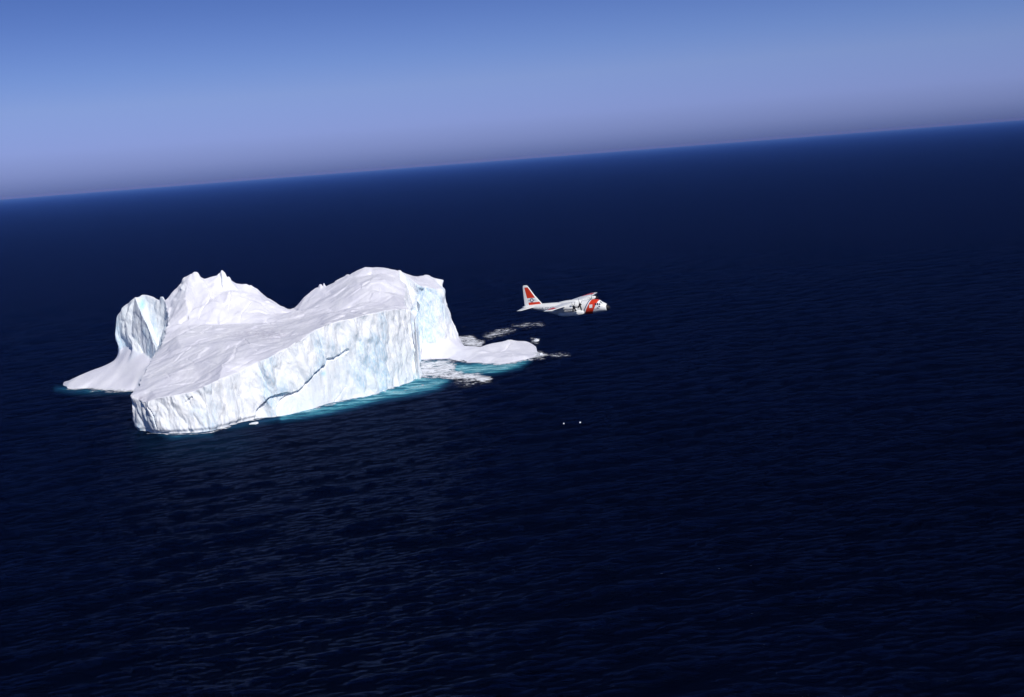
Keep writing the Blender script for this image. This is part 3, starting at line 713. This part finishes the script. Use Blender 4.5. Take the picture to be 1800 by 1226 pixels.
for sgn in (-1, 1):
    for yv in (4.9, 10.2):
        yy = sgn * yv; zc = 1.45 + (yv - 4.9) * .01
        NR = [(3.95, zc, .42, .42), (3.75, zc - .05, .55, .6), (3.3, zc - .1, .62, .78), (2.2, zc - .08, .66, .85), (.5, zc, .64, .72), (-1.2, zc + .05, .52, .5), (-2.6, zc + .12, .3, .28)]
        nac = mk('engine_nacelle', *loft([ring(a, c, hy, hz, yy, 18, 2.3) for a, c, hy, hz in NR]), m_white, plane)
        mk('air_intake', *loft([ring(a, zc - .62, hy, hz, yy, 14, 2.3) for a, hy, hz in [(4.0, .3, .14), (3.5, .38, .22), (2.4, .3, .2)]]), m_grey, nac)
        mk('exhaust_pipe', *loft([ring(a, zc - .35, hy, hz, yy, 14, 2.0) for a, hy, hz in [(-.6, .3, .28), (-2.1, .28, .24), (-2.4, .25, .2)]]), m_grey, nac)
        prop = mk('propeller', *loft([ring(a, zc, r_, r_, yy, 16, 2.0) for a, r_ in [(3.96, .42), (4.25, .4), (4.55, .27), (4.75, .06)]]), m_black, plane)
        ph = random.random() * 1.4
        if sgn < 0: ph = 0.35 if yv < 6 else 0.75
        for k in range(4):
            ang = ph + k * math.pi / 2; rs = []
            for r_, w_, tw in [(.3, .12, 1.1), (.8, .22, .9), (1.4, .25, .65), (1.85, .22, .45), (2.05, .12, .4)]:
                cx = math.cos(ang) * r_; cz = math.sin(ang) * r_; tx, tz = -math.sin(ang), math.cos(ang)
                q = []
                for s, t_ in [(-1, 0), (0, .05), (1, 0), (0, -.05)]:
                    q.append((4.2 + s * w_ * math.sin(tw) + t_, yy + cx + tx * s * w_ * math.cos(tw), zc + cz + tz * s * w_ * math.cos(tw)))
                rs.append(q)
            mk('propeller_blade', *loft(rs), m_black, prop)
    # external tank and pylon
    yy = sgn * 7.6
    tk = mk('fuel_tank', *loft([ring(a, .35, r_, r_, yy, 18, 2.0) for a, r_ in [(4.3, .05), (4.0, .25), (3.3, .46), (2.2, .54), (-1.2, .54), (-2.6, .42), (-3.7, .2), (-4.1, .04)]]), m_white, plane)
    mk('pylon', *loft([[(1.6, yy - .1, .8), (1.6, yy + .1, .8), (-1.2, yy + .1, .8), (-1.2, yy - .1, .8)], [(1.4, yy - .1, 2.0), (1.4, yy + .1, 2.0), (-1.6, yy + .1, 2.0), (-1.6, yy - .1, 2.0)]]), m_white, tk)
# tail
FIN = [(1.7, -8.6, -16.2, .08), (2.3, -10.2, -16.25, .10), (5.0, -12.3, -16.2, .11), (7.9, -14.1, -16.05, .11), (8.35, -14.5, -15.9, .08), (8.45, -14.9, -15.6, .04)]
fin = mk('tail_fin', *loft([airfoil(le, te, 0, zv, t_, True) for zv, le, te, t_ in FIN]), m_white, plane)
STB = [(-8.0, -14.2, -15.5, .08), (-7.8, -13.9, -15.7, .1), (-2, -12.7, -16.5, .12), (0, -12.4, -16.7, .12), (2, -12.7, -16.5, .12), (7.8, -13.9, -15.7, .1), (8.0, -14.2, -15.5, .08)]
mk('tailplane', *loft([airfoil(le, te, yv, 1.5, t_) for yv, le, te, t_ in STB]), m_white, plane)
def fin_half(xv, zv):
    for a, c in zip(FIN[:-1], FIN[1:]):
        if a[0] <= zv <= c[0]:
            t = (zv - a[0]) / (c[0] - a[0]); le = a[1] + t * (c[1] - a[1]); te = a[2] + t * (c[2] - a[2]); th = a[3] + t * (c[3] - a[3]); break
    s = min(max((le - xv) / (le - te), 0.001), 1); c = le - te
    return th * c * 5 * (0.2969 * math.sqrt(s) - 0.126 * s - 0.3516 * s * s + 0.2843 * s ** 3 - 0.1015 * s ** 4)
def fin_patch(name, poly, side, mat, parent, off=.02, n=5, m_=5):
    a, b_, c, d = poly; Vv, Ff = [], []
    for i_ in range(m_ + 1):
        for j_ in range(n + 1):
            s, t = j_ / n, i_ / m_
            xx = (1 - t) * ((1 - s) * a[0] + s * b_[0]) + t * ((1 - s) * d[0] + s * c[0])
            zz = (1 - t) * ((1 - s) * a[1] + s * b_[1]) + t * ((1 - s) * d[1] + s * c[1])
            k_ = fin_half(xx, zz) * (1 if side > 0 else .75)
            Vv.append((xx, side * (k_ + off), zz))
    for i_ in range(m_):
        for j_ in range(n): Ff.append((i_ * (n + 1) + j_, i_ * (n + 1) + j_ + 1, (i_ + 1) * (n + 1) + j_ + 1, (i_ + 1) * (n + 1) + j_))
    return mk(name, Vv, Ff, mat, parent)
for side in (-1, 1):
    fin_patch('red_panel', [(-12.3, 4.35), (-15.0, 4.35), (-15.5, 7.75), (-14.35, 7.75)], side, m_red, fin)
    fin_patch('red_panel', [(-10.5, 2.15), (-14.6, 2.15), (-14.75, 2.95), (-10.95, 2.95)], side, m_red, fin)
    cx, cz = -13.45, 3.62; R_ = .62
    def flat(name, pts2, mat, off):
        Vv = [(cx + p, side * (fin_half(cx + p, cz + q) * (1 if side > 0 else .75) + off), cz + q) for p, q in pts2]
        Vv.append((cx, side * (fin_half(cx, cz) * (1 if side > 0 else .75) + off), cz)); n_ = len(pts2)
        mk(name, Vv, [(k, (k + 1) % n_, n_) for k in range(n_)], mat, fin, False)
    flat('roundel_bar', [(-1.2, -.2), (1.2, -.2), (1.2, .2), (-1.2, .2)], paint('faint_grey_print', (.52, .54, .6)), .03)
    flat('roundel', [(R_ * math.cos(t), R_ * math.sin(t)) for t in np.linspace(0, 2 * math.pi, 25)[:-1]], m_navy, .05)
    flat('roundel_star', [((.56 if k % 2 == 0 else .27) * math.cos(math.pi / 2 + k * math.pi / 5), (.56 if k % 2 == 0 else .27) * math.sin(math.pi / 2 + k * math.pi / 5)) for k in range(10)], m_white, .07)
# lettering on the rear fuselage, partly hidden by the near wing
cu = bpy.data.curves.new('lettering', 'FONT'); cu.body = 'U.S. COAST GUARD'; cu.size = 1.0; cu.extrude = 0.0
to = bpy.data.objects.new('lettering_source', cu); COL.objects.link(to)
bpy.context.view_layer.update()
tm_ = bpy.data.meshes.new_from_object(to.evaluated_get(bpy.context.evaluated_depsgraph_get()))
bpy.data.objects.remove(to)
for side in (-1, 1):
    me = tm_.copy()
    wid = max(v_.co.x for v_ in me.vertices)
    for v_ in me.vertices:
        xx = -10.6 + v_.co.x if side < 0 else -10.6 + (wid - v_.co.x)
        zz = 0.55 + v_.co.y
        p = surf_pt(xx, zz, side); v_.co = (xx, p[1] + side * .03, zz)
    me.materials.clear(); me.materials.append(m_navy)
    o = bpy.data.objects.new('lettering', me); COL.objects.link(o); o.parent = plane; o['kind'] = 'stuff'

YAW = math.radians(24.0)
plane.location = P(1008, 542, 437)
plane.rotation_mode = 'XYZ'
plane.rotation_euler = (math.radians(1.0), math.radians(-3.0), -YAW)

# ------------------------------------------------------------------ haze
m_haze = bpy.data.materials.new('haze_air'); m_haze.use_nodes = True
hn = m_haze.node_tree.nodes; hn.clear()
ho = hn.new('ShaderNodeOutputMaterial'); pv = hn.new('ShaderNodeVolumePrincipled')
pv.inputs['Absorption Color'].default_value = (0.70, 0.32, 0.0, 1); pv.inputs['Density'].default_value = 2.9e-5
pv.inputs['Anisotropy'].default_value = -0.25
pv.inputs['Color'].default_value = (0.055, 0.16, 0.66, 1)
m_haze.node_tree.links.new(pv.outputs[0], ho.inputs['Volume'])
bm = bmesh.new(); bmesh.ops.create_cube(bm, size=1.0)
for v_ in bm.verts: v_.co = Vector((v_.co.x * 262000, v_.co.y * 262000, 165 if v_.co.z > 0 else -9))
me = bpy.data.meshes.new('haze'); bm.to_mesh(me); bm.free(); me.materials.append(m_haze)
hz_ = bpy.data.objects.new('haze', me); COL.objects.link(hz_)
tag(hz_, kind='stuff', label='thin blue haze over the sea towards the horizon', category='haze')
